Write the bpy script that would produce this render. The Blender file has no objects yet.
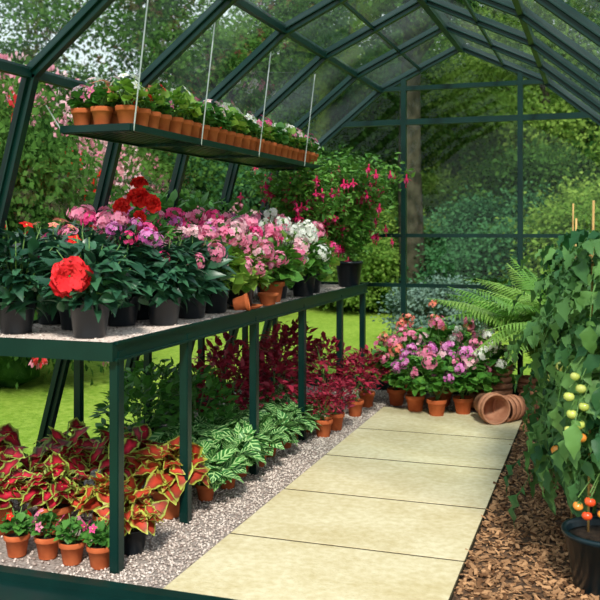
import bpy, math, random, bmesh
import numpy as np
from mathutils import Vector, Matrix, Euler
rng=np.random.default_rng(7); random.seed(7)
scene=bpy.context.scene
COL=scene.collection
scene.view_settings.view_transform='Standard'
scene.view_settings.look='None'
pi=math.pi
# ---------------------------------------------------------------- materials
def base_mat(name):
    m=bpy.data.materials.new(name); m.use_nodes=True
    nt=m.node_tree; nt.nodes.clear()
    return m,nt
def N(nt,t,**k):
    n=nt.nodes.new(t)
    for a,b in k.items(): setattr(n,a,b)
    return n
def rgba(c): return (c[0],c[1],c[2],1)
def simple(name,c1,c2=None,scale=20,rough=.6,bump=0,spec=.4,metal=0,detail=4,bscale=None,big=None):
    m,nt=base_mat(name); L=nt.links
    out=N(nt,'ShaderNodeOutputMaterial'); p=N(nt,'ShaderNodeBsdfPrincipled')
    p.inputs['Roughness'].default_value=rough; p.inputs['Metallic'].default_value=metal
    p.inputs['Specular IOR Level'].default_value=spec
    L.new(p.outputs[0],out.inputs[0])
    tc=N(nt,'ShaderNodeTexCoord'); no=N(nt,'ShaderNodeTexNoise')
    no.inputs['Scale'].default_value=scale; no.inputs['Detail'].default_value=detail
    L.new(tc.outputs['Object'],no.inputs['Vector'])
    r=N(nt,'ShaderNodeValToRGB'); r.color_ramp.elements[0].position=.35; r.color_ramp.elements[1].position=.65
    r.color_ramp.elements[0].color=rgba(c1); r.color_ramp.elements[1].color=rgba(c2 or c1)
    L.new(no.outputs['Fac'],r.inputs[0]); col=r.outputs[0]
    if big:
        n3=N(nt,'ShaderNodeTexNoise'); n3.inputs['Scale'].default_value=big[0]; n3.inputs['Detail'].default_value=9; n3.inputs['Roughness'].default_value=.7
        L.new(tc.outputs['Object'],n3.inputs['Vector'])
        r3=N(nt,'ShaderNodeValToRGB'); r3.color_ramp.elements[0].position=.36; r3.color_ramp.elements[1].position=.60
        r3.color_ramp.elements[0].color=rgba(big[1]); r3.color_ramp.elements[1].color=(1,1,1,1)
        L.new(n3.outputs['Fac'],r3.inputs[0])
        mm=N(nt,'ShaderNodeMix',data_type='RGBA',blend_type='MULTIPLY'); mm.inputs[0].default_value=1
        L.new(col,mm.inputs[6]); L.new(r3.outputs[0],mm.inputs[7]); col=mm.outputs[2]
    L.new(col,p.inputs['Base Color'])
    if bump:
        n2=N(nt,'ShaderNodeTexNoise'); n2.inputs['Scale'].default_value=bscale or scale*3; n2.inputs['Detail'].default_value=5
        L.new(tc.outputs['Object'],n2.inputs['Vector'])
        b=N(nt,'ShaderNodeBump'); b.inputs['Strength'].default_value=bump; b.inputs['Distance'].default_value=.01
        L.new(n2.outputs['Fac'],b.inputs['Height']); L.new(b.outputs[0],p.inputs['Normal'])
    return m
def leafmat(name,c1,c2,pattern=None,pc=None,trans=.25,rough=.45,spec=.35,stops=None):
    m,nt=base_mat(name); L=nt.links
    out=N(nt,'ShaderNodeOutputMaterial'); p=N(nt,'ShaderNodeBsdfPrincipled')
    p.inputs['Roughness'].default_value=rough; p.inputs['Specular IOR Level'].default_value=spec
    at=N(nt,'ShaderNodeAttribute',attribute_name='rnd')
    mx=N(nt,'ShaderNodeMix',data_type='RGBA')
    mx.inputs[6].default_value=rgba(c1); mx.inputs[7].default_value=rgba(c2)
    L.new(at.outputs['Fac'],mx.inputs[0]); col=mx.outputs[2]
    if pattern:
        uv=N(nt,'ShaderNodeUVMap'); sp=N(nt,'ShaderNodeSeparateXYZ'); L.new(uv.outputs[0],sp.inputs[0])
        def M(op,a,b=None):
            n=N(nt,'ShaderNodeMath',operation=op)
            for i,x in enumerate((a,b)):
                if x is None: continue
                if isinstance(x,(int,float)): n.inputs[i].default_value=x
                else: L.new(x,n.inputs[i])
            return n.outputs[0]
        au=M('MULTIPLY',M('ABSOLUTE',M('SUBTRACT',sp.outputs[0],.5)),2)
        if pattern=='ramp':
            tc=N(nt,'ShaderNodeTexCoord'); no=N(nt,'ShaderNodeTexNoise'); no.inputs['Scale'].default_value=60
            L.new(tc.outputs['Object'],no.inputs['Vector'])
            v2=M('ABSOLUTE',M('SUBTRACT',sp.outputs[1],.5))
            e=M('MAXIMUM',au,M('MULTIPLY',v2,1.9))
            f=M('ADD',e,M('MULTIPLY',M('SUBTRACT',no.outputs['Fac'],.5),.35))
            r=N(nt,'ShaderNodeValToRGB'); cr=r.color_ramp
            for i,(pos,c) in enumerate(stops):
                el=cr.elements[i] if i<2 else cr.elements.new(pos)
                el.position=pos; el.color=rgba(c)
            L.new(f,r.inputs[0])
            m2=N(nt,'ShaderNodeMix',data_type='RGBA',blend_type='MULTIPLY'); m2.inputs[0].default_value=1
            L.new(r.outputs[0],m2.inputs[6]); L.new(col,m2.inputs[7]); col=m2.outputs[2]
        if pattern=='zebra':
            w=M('SINE',M('MULTIPLY',M('SUBTRACT',M('MULTIPLY',sp.outputs[1],5),M('MULTIPLY',au,1.3)),6.283))
            s=M('GREATER_THAN',w,.45)
            s2=M('MAXIMUM',s,M('LESS_THAN',au,.08))
            m2=N(nt,'ShaderNodeMix',data_type='RGBA'); L.new(s2,m2.inputs[0])
            L.new(col,m2.inputs[6]); m2.inputs[7].default_value=rgba(pc); col=m2.outputs[2]
    L.new(col,p.inputs['Base Color'])
    if trans>0:
        t=N(nt,'ShaderNodeBsdfTranslucent'); L.new(col,t.inputs[0])
        ms=N(nt,'ShaderNodeMixShader'); ms.inputs[0].default_value=trans
        L.new(p.outputs[0],ms.inputs[1]); L.new(t.outputs[0],ms.inputs[2]); L.new(ms.outputs[0],out.inputs[0])
    else: L.new(p.outputs[0],out.inputs[0])
    return m

M_frame=simple('frame_paint',(.0015,.018,.015),(.002,.023,.019),8,.32,spec=.3)
M_steel=simple('wire_steel',(.6,.63,.63),(.5,.53,.53),30,.35,metal=.6)
M_terra=simple('terracotta',(.44,.095,.030),(.58,.150,.052),14,.85,bump=.15,spec=.2)
M_terra_old=simple('weathered_terracotta',(.33,.13,.07),(.48,.23,.14),12,.85,bump=.25,spec=.2)
M_plastic=simple('black_plastic',(.003,.006,.010),(.005,.010,.015),10,.35)
M_plasticg=simple('dark_teal_plastic',(.003,.014,.020),(.004,.018,.026),10,.3)
M_soil=simple('potting_soil',(.02,.012,.008),(.06,.035,.02),60,.95,bump=.6)
M_stone=simple('paving_stone',(.60,.52,.32),(.70,.63,.43),30,.9,bump=.4,bscale=90,detail=12,spec=.15,big=(2.3,(.84,.80,.70)))
M_gravelbed=simple('gravel_bed',(.20,.16,.14),(.42,.36,.32),70,.9,bump=.6)
M_joint=simple('joint_sand',(.035,.028,.015),(.06,.05,.03),70,.95,spec=.1)
M_bark=simple('bark_ground',(.05,.028,.014),(.15,.08,.042),45,.95,bump=.8)
M_pebble=leafmat('pebbles',(.28,.21,.18),(.78,.68,.61),trans=0,rough=.7)
M_chip=leafmat('bark_chips',(.10,.045,.02),(.50,.28,.14),trans=0,rough=.9,spec=.15)
M_lawn=simple('lawn_grass',(.19,.32,.03),(.33,.45,.07),26,.95,bump=1,bscale=60,detail=10,spec=.05,big=(.45,(.72,.80,.7)))
M_trunk=simple('tree_bark',(.02,.022,.014),(.065,.06,.04),9,.95,bump=.8,spec=.05)
M_cane=simple('bamboo_cane',(.55,.30,.09),(.68,.42,.15),18,.55)
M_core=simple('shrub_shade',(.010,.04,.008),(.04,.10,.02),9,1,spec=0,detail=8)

G_ger=leafmat('geranium_leaf',(.05,.20,.03),(.17,.40,.06),'ramp',stops=[(0,(1,1,1)),(.5,(.75,.8,.7)),(.62,(.6,.65,.5)),(.8,(1,1,1))])
G_dark=leafmat('dark_leaf',(.010,.05,.03),(.045,.15,.07),spec=.5,trans=.15,rough=.35)
G_light=leafmat('light_leaf',(.12,.30,.035),(.34,.50,.08))
G_mid=leafmat('mid_leaf',(.03,.13,.02),(.10,.28,.045))
G_fuch=leafmat('fuchsia_leaf',(.05,.18,.02),(.17,.36,.06))
G_fern=leafmat('fern_leaf',(.14,.33,.05),(.36,.56,.12),trans=.4)
G_tom=leafmat('tomato_leaf',(.022,.11,.035),(.15,.31,.08),rough=.5)
G_zeb=leafmat('striped_leaf',(.012,.11,.02),(.05,.23,.04),'zebra',(.42,.66,.26))
G_col=leafmat('coleus_leaf',(.5,.5,.5),(1.5,1.4,1.4),'ramp',stops=[(0,(.72,.04,.08)),(.35,(.48,.015,.04)),(.66,(.12,.010,.012)),(.86,(.38,.52,.09))])
G_col2=leafmat('rust_coleus_leaf',(.7,.7,.6),(1.3,1.2,1),'ramp',stops=[(0,(.62,.06,.04)),(.3,(.50,.055,.03)),(.66,(.24,.05,.02)),(.86,(.42,.52,.09))])
G_red=leafmat('crimson_leaf',(.13,.008,.02),(.52,.035,.08),trans=.35)
G_stem=simple('green_stem',(.09,.19,.04),(.14,.26,.06),20,.6)
G_tree=leafmat('tree_leaf',(.015,.065,.014),(.11,.24,.045),trans=.45,rough=.8,spec=.05)
G_tree2=leafmat('tree_leaf_light',(.09,.22,.035),(.34,.50,.10),trans=.5,rough=.8,spec=.05)
G_tree3=leafmat('conifer_leaf',(.022,.10,.040),(.10,.26,.10),trans=.4,rough=.8,spec=.05)
G_grey=leafmat('grey_leaf',(.07,.15,.11),(.18,.27,.22),trans=.2,rough=.8,spec=.1)
def petal(name,c1,c2): return leafmat(name,c1,c2,trans=.3,rough=.6,spec=.15)
P={'pink':petal('pink_petal',(.82,.15,.34),(.97,.40,.55)),
   'lilac':petal('lilac_petal',(.66,.12,.48),(.90,.40,.72)),
   'hot':petal('hot_pink_petal',(.78,.03,.20),(.95,.13,.38)),
   'pale':petal('pale_pink_petal',(.90,.46,.56),(.97,.72,.75)),
   'white':petal('white_petal',(.88,.86,.78),(.97,.96,.92)),
   'red':petal('red_petal',(.75,.01,.01),(.95,.035,.025)),
   'coral':petal('coral_petal',(.74,.01,.02),(.94,.07,.08)),
   'salmon':petal('salmon_petal',(.90,.20,.14),(.97,.40,.30)),
   'crimson':petal('crimson_petal',(.72,.01,.10),(.92,.05,.24)),
   'dustpink':petal('dusty_pink_petal',(.62,.18,.28),(.85,.44,.50)),
   'dustred':petal('dusty_red_petal',(.55,.02,.03),(.82,.08,.09)),
   'yellow':petal('yellow_petal',(.85,.72,.1),(.95,.85,.3))}
M_tomr=simple('ripe_tomato',(.78,.05,.015),(.85,.12,.02),6,.2,spec=.6)
M_tomg=simple('green_tomato',(.48,.55,.09),(.64,.64,.18),6,.2,spec=.6)
M_tomo=simple('orange_tomato',(.82,.22,.03),(.85,.38,.06),6,.2,spec=.6)

def glassmat(name,milk,tint=(.96,.985,.975,1)):
    mg,nt=base_mat(name); L=nt.links
    o=N(nt,'ShaderNodeOutputMaterial'); tr=N(nt,'ShaderNodeBsdfTransparent'); tr.inputs[0].default_value=tint
    gl=N(nt,'ShaderNodeBsdfGlossy'); gl.inputs['Roughness'].default_value=.03; gl.inputs[0].default_value=(.9,.97,1,1)
    fr=N(nt,'ShaderNodeFresnel'); fr.inputs[0].default_value=1.28
    ms=N(nt,'ShaderNodeMixShader'); L.new(fr.outputs[0],ms.inputs[0]); L.new(tr.outputs[0],ms.inputs[1]); L.new(gl.outputs[0],ms.inputs[2])
    last=ms
    if milk:
        t=N(nt,'ShaderNodeBsdfTranslucent'); t.inputs[0].default_value=(.80,.92,.93,1)
        m2=N(nt,'ShaderNodeMixShader'); tc=N(nt,'ShaderNodeTexCoord'); no=N(nt,'ShaderNodeTexNoise'); no.inputs['Scale'].default_value=1.5; no.inputs['Detail'].default_value=6
        L.new(tc.outputs['Object'],no.inputs['Vector']); mr=N(nt,'ShaderNodeMapRange'); mr.inputs[1].default_value=.35; mr.inputs[2].default_value=.7; mr.inputs[3].default_value=0; mr.inputs[4].default_value=milk*2
        L.new(no.outputs['Fac'],mr.inputs[0]); L.new(mr.outputs[0],m2.inputs[0]); L.new(ms.outputs[0],m2.inputs[1]); L.new(t.outputs[0],m2.inputs[2]); last=m2
    L.new(last.outputs[0],o.inputs[0]); return mg
M_glass=glassmat('glass_pane',0); M_roofglass=glassmat('hazy_roof_glass',.025,(.90,.97,.965,1))

# ---------------------------------------------------------------- mesh builder
class MB:
    def __init__(s): s.V=[];s.F=[];s.UV=[];s.R=[];s.MI=[];s.n=0
    def add(s,V,F,uv=None,rnd=.5,mi=0):
        V=np.asarray(V,float); k=len(V)
        s.V.append(V); s.UV.append(np.zeros((k,2))+.5 if uv is None else uv)
        s.R.append(np.full(k,rnd) if np.isscalar(rnd) else rnd)
        F=[[i+s.n for i in f] for f in F] if not isinstance(F,np.ndarray) else (F+s.n).tolist()
        s.F+=F; s.MI+= [mi]*len(F); s.n+=k
    def batch(s,T,pos,dirs,nrm,scl,rnd=None,mi=0):
        tv,tf,tuv=T; pos=np.asarray(pos,float); n=len(pos)
        if n==0: return
        y=dirs/np.maximum(np.linalg.norm(dirs,axis=1,keepdims=True),1e-9)
        x=np.cross(y,nrm); x/=np.maximum(np.linalg.norm(x,axis=1,keepdims=True),1e-9)
        z=np.cross(x,y); scl=np.broadcast_to(np.asarray(scl,float),(n,))
        W=pos[:,None,:]+scl[:,None,None]*(tv[None,:,0:1]*x[:,None,:]+tv[None,:,1:2]*y[:,None,:]+tv[None,:,2:3]*z[:,None,:])
        k=len(tv); off=(np.arange(n)*k)[:,None,None]
        F=(tf[None]+off).reshape(-1,tf.shape[1])
        if rnd is None: rnd=rng.random(n)
        s.add(W.reshape(-1,3),F,np.tile(tuv,(n,1)),np.repeat(rnd,k),mi)
    def tube(s,pts,r,sides=6,mi=0,rnd=.5,cap=True):
        pts=np.asarray(pts,float); m=len(pts); r=np.broadcast_to(np.asarray(r,float),(m,))
        t=np.gradient(pts,axis=0); t/=np.maximum(np.linalg.norm(t,axis=1,keepdims=True),1e-9)
        ref=np.array([0,0,1.]) if abs(t[0][2])<.9 else np.array([1.,0,0])
        a=np.linspace(0,2*np.pi,sides,endpoint=False); V=[]
        for i in range(m):
            u=np.cross(t[i],ref); u/=np.linalg.norm(u); v=np.cross(t[i],u)
            V.append(pts[i]+r[i]*(np.cos(a)[:,None]*u+np.sin(a)[:,None]*v))
        F=[]
        for i in range(m-1):
            for j in range(sides):
                j2=(j+1)%sides; F.append([i*sides+j,i*sides+j2,(i+1)*sides+j2,(i+1)*sides+j])
        if cap: F.append(list(range(sides))[::-1]); F.append([(m-1)*sides+j for j in range(sides)])
        s.add(np.vstack(V),F,None,rnd,mi)
    def lathe(s,prof,sides=24,mi=0,rnd=.5):
        a=np.linspace(0,2*np.pi,sides,endpoint=False); V=[]
        for r,z in prof: V.append(np.stack([r*np.cos(a),r*np.sin(a),np.full(sides,z)],1))
        F=[]; m=len(prof)
        for i in range(m-1):
            for j in range(sides):
                j2=(j+1)%sides; F.append([i*sides+j,i*sides+j2,(i+1)*sides+j2,(i+1)*sides+j])
        F.append(list(range(sides))[::-1]); F.append([(m-1)*sides+j for j in range(sides)])
        s.add(np.vstack(V),F,None,rnd,mi)
    def box(s,x0,x1,y0,y1,z0,z1,mi=0):
        V=[(x0,y0,z0),(x1,y0,z0),(x1,y1,z0),(x0,y1,z0),(x0,y0,z1),(x1,y0,z1),(x1,y1,z1),(x0,y1,z1)]
        s.add(V,[[0,3,2,1],[4,5,6,7],[0,1,5,4],[1,2,6,5],[2,3,7,6],[3,0,4,7]],None,.5,mi)
    def mesh(s,name,mats,smooth=True):
        me=bpy.data.meshes.new(name); V=np.vstack(s.V)
        me.from_pydata(V.tolist(),[],s.F)
        for m in mats: me.materials.append(m)
        me.polygons.foreach_set('material_index',s.MI)
        me.polygons.foreach_set('use_smooth',[smooth]*len(s.F))
        li=np.zeros(len(me.loops),dtype=np.int32); me.loops.foreach_get('vertex_index',li)
        uvl=me.uv_layers.new(name='UVMap'); uvl.data.foreach_set('uv',np.vstack(s.UV)[li].ravel())
        at=me.attributes.new('rnd','FLOAT','POINT'); at.data.foreach_set('value',np.concatenate(s.R))
        me.update(); return me
def ob(name,me,parent=None,loc=(0,0,0),rot=(0,0,0),scl=1):
    o=bpy.data.objects.new(name,me); COL.objects.link(o); o.location=loc; o.rotation_euler=rot
    o.scale=(scl,)*3 if np.isscalar(scl) else scl
    if parent: o.parent=parent
    return o
def top(o,label,cat,group=None,kind=None):
    o['label']=label; o['category']=cat
    if group: o['group']=group
    if kind: o['kind']=kind
    return o
def struct(o,label=None):
    o['kind']='structure'
    if label: o['label']=label
    return o

# ---------------------------------------------------------------- leaf templates
def leafT(W=.5,n=5,p=.8,fold=.12,droop=.25,ruf=0,tip=.0):
    t=np.linspace(0,1,n+1); w=W*.5*np.sin(np.pi*np.clip(t,0,1)**p)
    w=np.maximum(w,.012); V=[];UV=[]
    for i,(ti,wi) in enumerate(zip(t,w)):
        z=-droop*ti*ti; rr=ruf*(1 if i%2 else -1)
        V+=[(-wi,ti,z+fold*wi*2+rr*wi),(0,ti,z),(wi,ti,z+fold*wi*2-rr*wi)]
        UV+=[(0,ti),(.5,ti),(1,ti)]
    F=[]
    for i in range(n):
        a=i*3; F+=[[a,a+1,a+4,a+3],[a+1,a+2,a+5,a+4]]
    return np.array(V),np.array(F),np.array(UV)
T_lance=leafT(.46,5,.8,.13,.45)
T_ovate=leafT(.74,6,.66,.1,.35,ruf=.16)
T_broad=leafT(.66,6,.8,.12,.35)
T_round=leafT(1.05,5,.7,.12,.18,ruf=.1)
T_small=leafT(.5,3,.8,.12,.2)
T_petal=leafT(.85,2,1.5,.15,.15)
T_ruff=leafT(1.05,8,1.4,.08,.3,ruf=.45)
T_blade=leafT(.22,3,.6,.1,.4)
T_q=(np.array([(0,0,0),(.33,.5,.1),(0,1,-.05),(-.33,.5,.1)],float),np.array([[0,1,2,3]]),np.array([(.5,0),(1,.5),(.5,1),(0,.5)],float))

def combine(parts):
    V=[];F=[];U=[];n=0
    for v,f,u in parts: V.append(v);F.append(f+n);U.append(u);n+=len(v)
    return np.vstack(V),np.vstack(F),np.vstack(U)
def xf(T,pos,d,nrm,s):
    y=np.array(d,float);y/=np.linalg.norm(y);x=np.cross(y,nrm);x/=np.linalg.norm(x);z=np.cross(x,y)
    return (np.array(pos)+s*(T[0][:,0:1]*x+T[0][:,1:2]*y+T[0][:,2:3]*z),T[1],T[2])
def pinnate(n,arch,plen,T,wl=1,gap=0.08,termin=True,drop=.3):
    parts=[]
    def P_(t): return np.array([0,t*(1-.25*arch*t),arch*(.55*t-.95*t*t)])
    ts=np.linspace(.12,.97,n)
    rv=[];ru=[]
    for t in np.linspace(0,1,7):
        p=P_(t); w=.012*(1-t*.7); rv+=[p+[-w,0,0],p+[w,0,0.004]]; ru+=[(.5,.5)]*2
    rf=[[2*i,2*i+1,2*i+3,2*i+2] for i in range(6)]
    parts.append((np.array(rv),np.array(rf),np.array(ru)))
    for i,t in enumerate(ts):
        p=P_(t); tg=P_(t+.02)-P_(t-.02)
        l=plen*wl*(np.sin(np.pi*(t*.86+.12))**.8)
        for sgn in (-1,1):
            d=np.array([sgn,.0,-drop*random.uniform(.3,1)])+tg/np.linalg.norm(tg)*.45
            nr=np.cross(tg,[sgn*-1,0,0]) ; nr=nr if nr[2]>0 else -nr
            parts.append(xf(T,p,d,nr,l))
    if termin: parts.append(xf(T,P_(1),P_(1)-P_(.95),[0,0,1],plen*wl*.9))
    return combine(parts)
FROND=[pinnate(36,a,.13,T_blade,termin=False,drop=.5) for a in (.5,.8,1.15)]
TOMLEAF=[pinnate(4,a,.40,leafT(.58,6,.75,.14,.4,ruf=.35),drop=.6) for a in (.7,1.1)]

def rnd_sphere(n):
    v=rng.normal(size=(n,3)); return v/np.linalg.norm(v,axis=1,keepdims=True)

def foliage(name,Nn,R,H,leaf,mat,T,inner=.4,up=.25,nst=9,flowerstems=None,low=-.35,zmin=.008):
    mb=MB()
    d=rnd_sphere(Nn*3); d=d[d[:,2]>low][:Nn]; n=len(d)
    rad=inner+(1-inner)*np.sqrt(rng.random(n))
    c=np.array([0,0,H*.42]); pos=c+d*rad[:,None]*np.array([R,R,H*.58])
    pos[:,2]=np.maximum(pos[:,2],zmin)
    jit=rng.normal(size=(n,3))*.35
    dirs=d*[1,1,.35]+[0,0,up]+jit; nrm=d*.6+[0,0,1]+rng.normal(size=(n,3))*.25
    s=leaf*(.6+.6*rng.random(n)); pos=pos-dirs/np.linalg.norm(dirs,axis=1,keepdims=True)*s[:,None]*.5
    pos[:,2]=np.maximum(pos[:,2],zmin)
    mb.batch(T,pos,dirs,nrm,s,mi=0)
    for k in range(nst):
        p=pos[rng.integers(n)]; b=np.array([*rng.normal(size=2)*.012,0.])
        m=(b+p)/2+[0,0,.1*H]; mb.tube([b,(b+m)/2*[.8,.8,1.1],m,p],[.004,.0035,.003,.002],5,mi=1)
    for p in (flowerstems or []):
        p=np.array(p); b=p*[.25,.25,.2]; mb.tube([b,(b+p)/2+[0,0,.02],p],[.003,.0025,.002],5,mi=1)
    return mb.mesh(name,[mat,G_stem])

def umbel(name,mat,R=.043,nf=26,ps=.0175):
    mb=MB(); pos=[];dr=[];nm=[]
    k=0
    while k<nf:
        u=rnd_sphere(1)[0]
        if u[2]<-.35: continue
        k+=1
        a=np.cross(u,[.3,.2,.9]); a/=np.linalg.norm(a); b=np.cross(u,a); c=u*R*random.uniform(.6,1.2)*[1.1,1.1,.85]; ph=random.random()*6
        for j in range(5):
            t=ph+j*2*math.pi/5
            pos.append(c);dr.append(a*math.cos(t)+b*math.sin(t)+u*.25);nm.append(u)
    r=np.repeat(rng.random(nf),5)
    mb.batch(T_petal,np.array(pos),np.array(dr),np.array(nm),ps,r)
    mb.lathe([(.001,-.0),(R*.35,R*.0),(R*.5,R*.35),(R*.2,R*.6)],8,mi=1)
    mb.tube([(0,0,-R*.9),(0,0,R*.1)],.002,5,mi=1)
    return mb.mesh(name,[mat,G_stem])
def double_bloom(name,mat,R=.07,rings=5,e0=8,de=17,m0=8):
    mb=MB(); pos=[];dr=[];nm=[];sc=[]
    for k in range(rings):
        el=math.radians(e0+k*de); m=m0-k
        for j in range(m):
            t=j*2*math.pi/m+k*.5+random.uniform(-.2,.2); e=el+random.uniform(-.15,.15)
            h=np.array([math.cos(t),math.sin(t),0]); d=h*math.cos(e)+np.array([0,0,math.sin(e)])
            pos.append(h*.004+np.array([0,0,k*.004]));dr.append(d);nm.append(np.array([0,0,1])*math.cos(e)-h*math.sin(e)+1e-4+rng.normal(size=3)*.25);sc.append(R*(1-.13*k)*random.uniform(.85,1.1))
    mb.batch(T_ruff,np.array(pos),np.array(dr),np.array(nm),np.array(sc))
    mb.tube([(0,0,-.03),(0,0,.005)],.004,6,mi=1)
    return mb.mesh(name,[mat,G_stem])
def single(name,mat,R=.022):
    mb=MB(); a=np.arange(5)*2*np.pi/5
    h=np.stack([np.cos(a),np.sin(a),np.full(5,.15)],1)
    mb.batch(T_petal,h*.002,h,np.tile([0,0,1.],(5,1)),R)
    mb.lathe([(.001,-.001),(R*.14,.0),(R*.1,R*.12),(.0005,R*.14)],6,mi=1)
    mb.tube([(0,0,-.02),(0,0,0)],.0012,4,mi=2)
    return mb.mesh(name,[mat,P['yellow'],G_stem])
def fuchsia_flower(name):
    mb=MB()
    mb.tube([(0,0,0),(0,0,-.018)],.0008,4,mi=2)
    mb.lathe([(.001,-.018),(.0035,-.022),(.003,-.034),(.005,-.038)],8,mi=0)
    a=np.arange(4)*np.pi/2; h=np.stack([np.cos(a),np.sin(a),np.full(4,-.25)],1)
    mb.batch(T_small,np.tile([0,0,-.036],(4,1)),h,np.tile([0,0,1.],(4,1)),.026,mi=0)
    a=a+.7; h=np.stack([np.cos(a)*.5,np.sin(a)*.5,np.full(4,-1.)],1)
    mb.batch(T_petal,np.tile([0,0,-.036],(4,1)),h,np.stack([np.cos(a),np.sin(a),a*0],1),.022,mi=1)
    for k in range(3): mb.tube([(0,0,-.05),(.002*(k-1),.001*k,-.075)],.0006,4,mi=0)
    return mb.mesh(name,[P['crimson'],P['hot'],G_stem])
HEAD={c:[umbel('flower_head_'+c,P[c]) for _ in range(3)] for c in ('pink','lilac','hot','pale','white','salmon','red','crimson')}
BLOOM=[double_bloom('red_bloom',P['red']) for _ in range(2)]
OPENB=double_bloom('coral_bloom',P['coral'],.080,3,-10,20,7)
SING={c:single('small_flower_'+c,P[c],.02) for c in ('pink','red','white','hot','lilac','salmon','pale')}
FUCH=fuchsia_flower('fuchsia_flower')

# ---------------------------------------------------------------- pots
def pot_terra(r,h,mat):
    mb=MB()
    mb.lathe([(r*.66,0),(r*.68,.002),(r*.88,h*.74),(r*.98,h*.76),(r*1.0,h*.79),(r*1.03,h*.98),(r*1.0,h),(r*.92,h),(r*.9,h*.97),(r*.62,h*.08),(r*.12,h*.07)],28)
    return mb.mesh('terracotta_pot',[mat])
def pot_plastic(r,h,mat):
    mb=MB()
    mb.lathe([(r*.72,0),(r*.74,.003),(r*.95,h*.9),(r*1.02,h*.905),(r*1.03,h*.99),(r*1.0,h),(r*.95,h),(r*.92,h*.95),(r*.7,h*.06),(r*.1,h*.05)],28)
    return mb.mesh('plastic_pot',[mat])
def soil(r,h):
    mb=MB(); z=h*.87; mb.lathe([(r*.9*.9,z-.012),(r*.89,z-.002),(r*.6,z+.003),(r*.2,z+.005)],20)
    return mb.mesh('soil',[M_soil])
POTC={}
def getpot(kind,r,h):
    k=(kind,round(r,3),round(h,3))
    if k not in POTC:
        me={'terra':lambda:pot_terra(r,h,M_terra),'old':lambda:pot_terra(r,h,M_terra_old),'black':lambda:pot_plastic(r,h,M_plastic),'teal':lambda:pot_plastic(r,h,M_plasticg)}[kind]()
        POTC[k]=(me,soil(r,h))
    return POTC[k]
def heads_on_dome(n,R,H,zmin=.45,spread=.85,lift=.03):
    out=[];t=0
    while len(out)<n and t<4000:
        t+=1
        u=rnd_sphere(1)[0]
        if u[2]<zmin: continue
        p=np.array([u[0]*R*spread*1.05,u[1]*R*spread*1.05,H*.42+u[2]*(H*.58+lift)])
        if all(np.linalg.norm(p-q[0])>.055 for q in out) or t>2500:
            out.append((p,u))
    return out
def plant(name,label,cat,group,loc,pot,fol,heads=[],rotz=None,scl=1,pn='flower_head'):
    kind,r,h=pot; root=bpy.data.objects.new(name,None); root.empty_display_size=.05; COL.objects.link(root)
    root.location=loc; root.rotation_euler=(0,0,random.uniform(0,6.28) if rotz is None else rotz)
    top(root,label,cat,group)
    pm,sm=getpot(kind,r,h)
    ob('pot',pm,root); ob('soil',sm,root)
    z=h*.87
    ob('foliage',fol,root,(0,0,z),scl=scl)
    for (p,u,me,s) in heads:
        q=Vector((0,0,1)).rotation_difference(Vector(u)).to_euler()
        ob(pn,me,root,(p[0]*scl,p[1]*scl,p[2]*scl+z),q,s)
    return root
def species(nm,Nl,R,H,leaf,mat,T,nheads,zmin=.45,var=2,lift=.03,fz=.008,**k):
    out=[]
    for v in range(var):
        hd=heads_on_dome(nheads,R,H,zmin,lift=lift) if nheads else []
        f=foliage(nm+'_foliage',Nl,R,H,leaf,mat,T,flowerstems=[p for p,_ in hd],zmin=fz,**k)
        out.append((f,hd))
    return out
S_ger=species('geranium',200,.19,.27,.075,G_ger,T_round,20,-.1,3,lift=.06,fz=-.10,low=-.85)
S_imp=species('impatiens',320,.21,.29,.108,G_dark,T_lance,14,.15,3,lift=.04,fz=-.11,low=-.9)
S_lt=species('light_geranium',200,.19,.27,.070,G_light,T_round,19,-.1,2,lift=.06,fz=-.10,low=-.85)
S_col=species('coleus',72,.16,.25,.130,G_col,T_ovate,0,var=3,up=.05,nst=6)
S_colb=species('rust_coleus',74,.16,.22,.125,G_col2,T_ovate,0,var=2,up=.05)
S_zeb=species('zebra',75,.15,.17,.11,G_zeb,T_broad,0,var=3,up=.1)
S_red=species('crimson_bush',360,.25,.47,.068,G_red,T_small,0,var=2,up=.2)
S_bush=species('green_bush',300,.24,.42,.075,G_mid,T_small,0,var=2,up=.2)
S_sm=species('bedding',60,.07,.11,.042,G_mid,T_round,6,.2,3,lift=.022,nst=4)
S_sml=species('bedding_light',60,.075,.12,.042,G_light,T_round,6,.2,2,lift=.022,nst=4)
S_gbig=species('tall_geranium',210,.25,.42,.09,G_ger,T_round,14,.0,2,lift=.14)

def mkheads(hd,cols,s=1.,lib=HEAD,n=None):
    out=[]
    for p,u in hd[:n]:
        c=random.choice(cols); m=lib[c]; m=random.choice(m) if isinstance(m,list) else m
        out.append((p,u,m,s*random.uniform(.7,1.25)))
    return out

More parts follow.
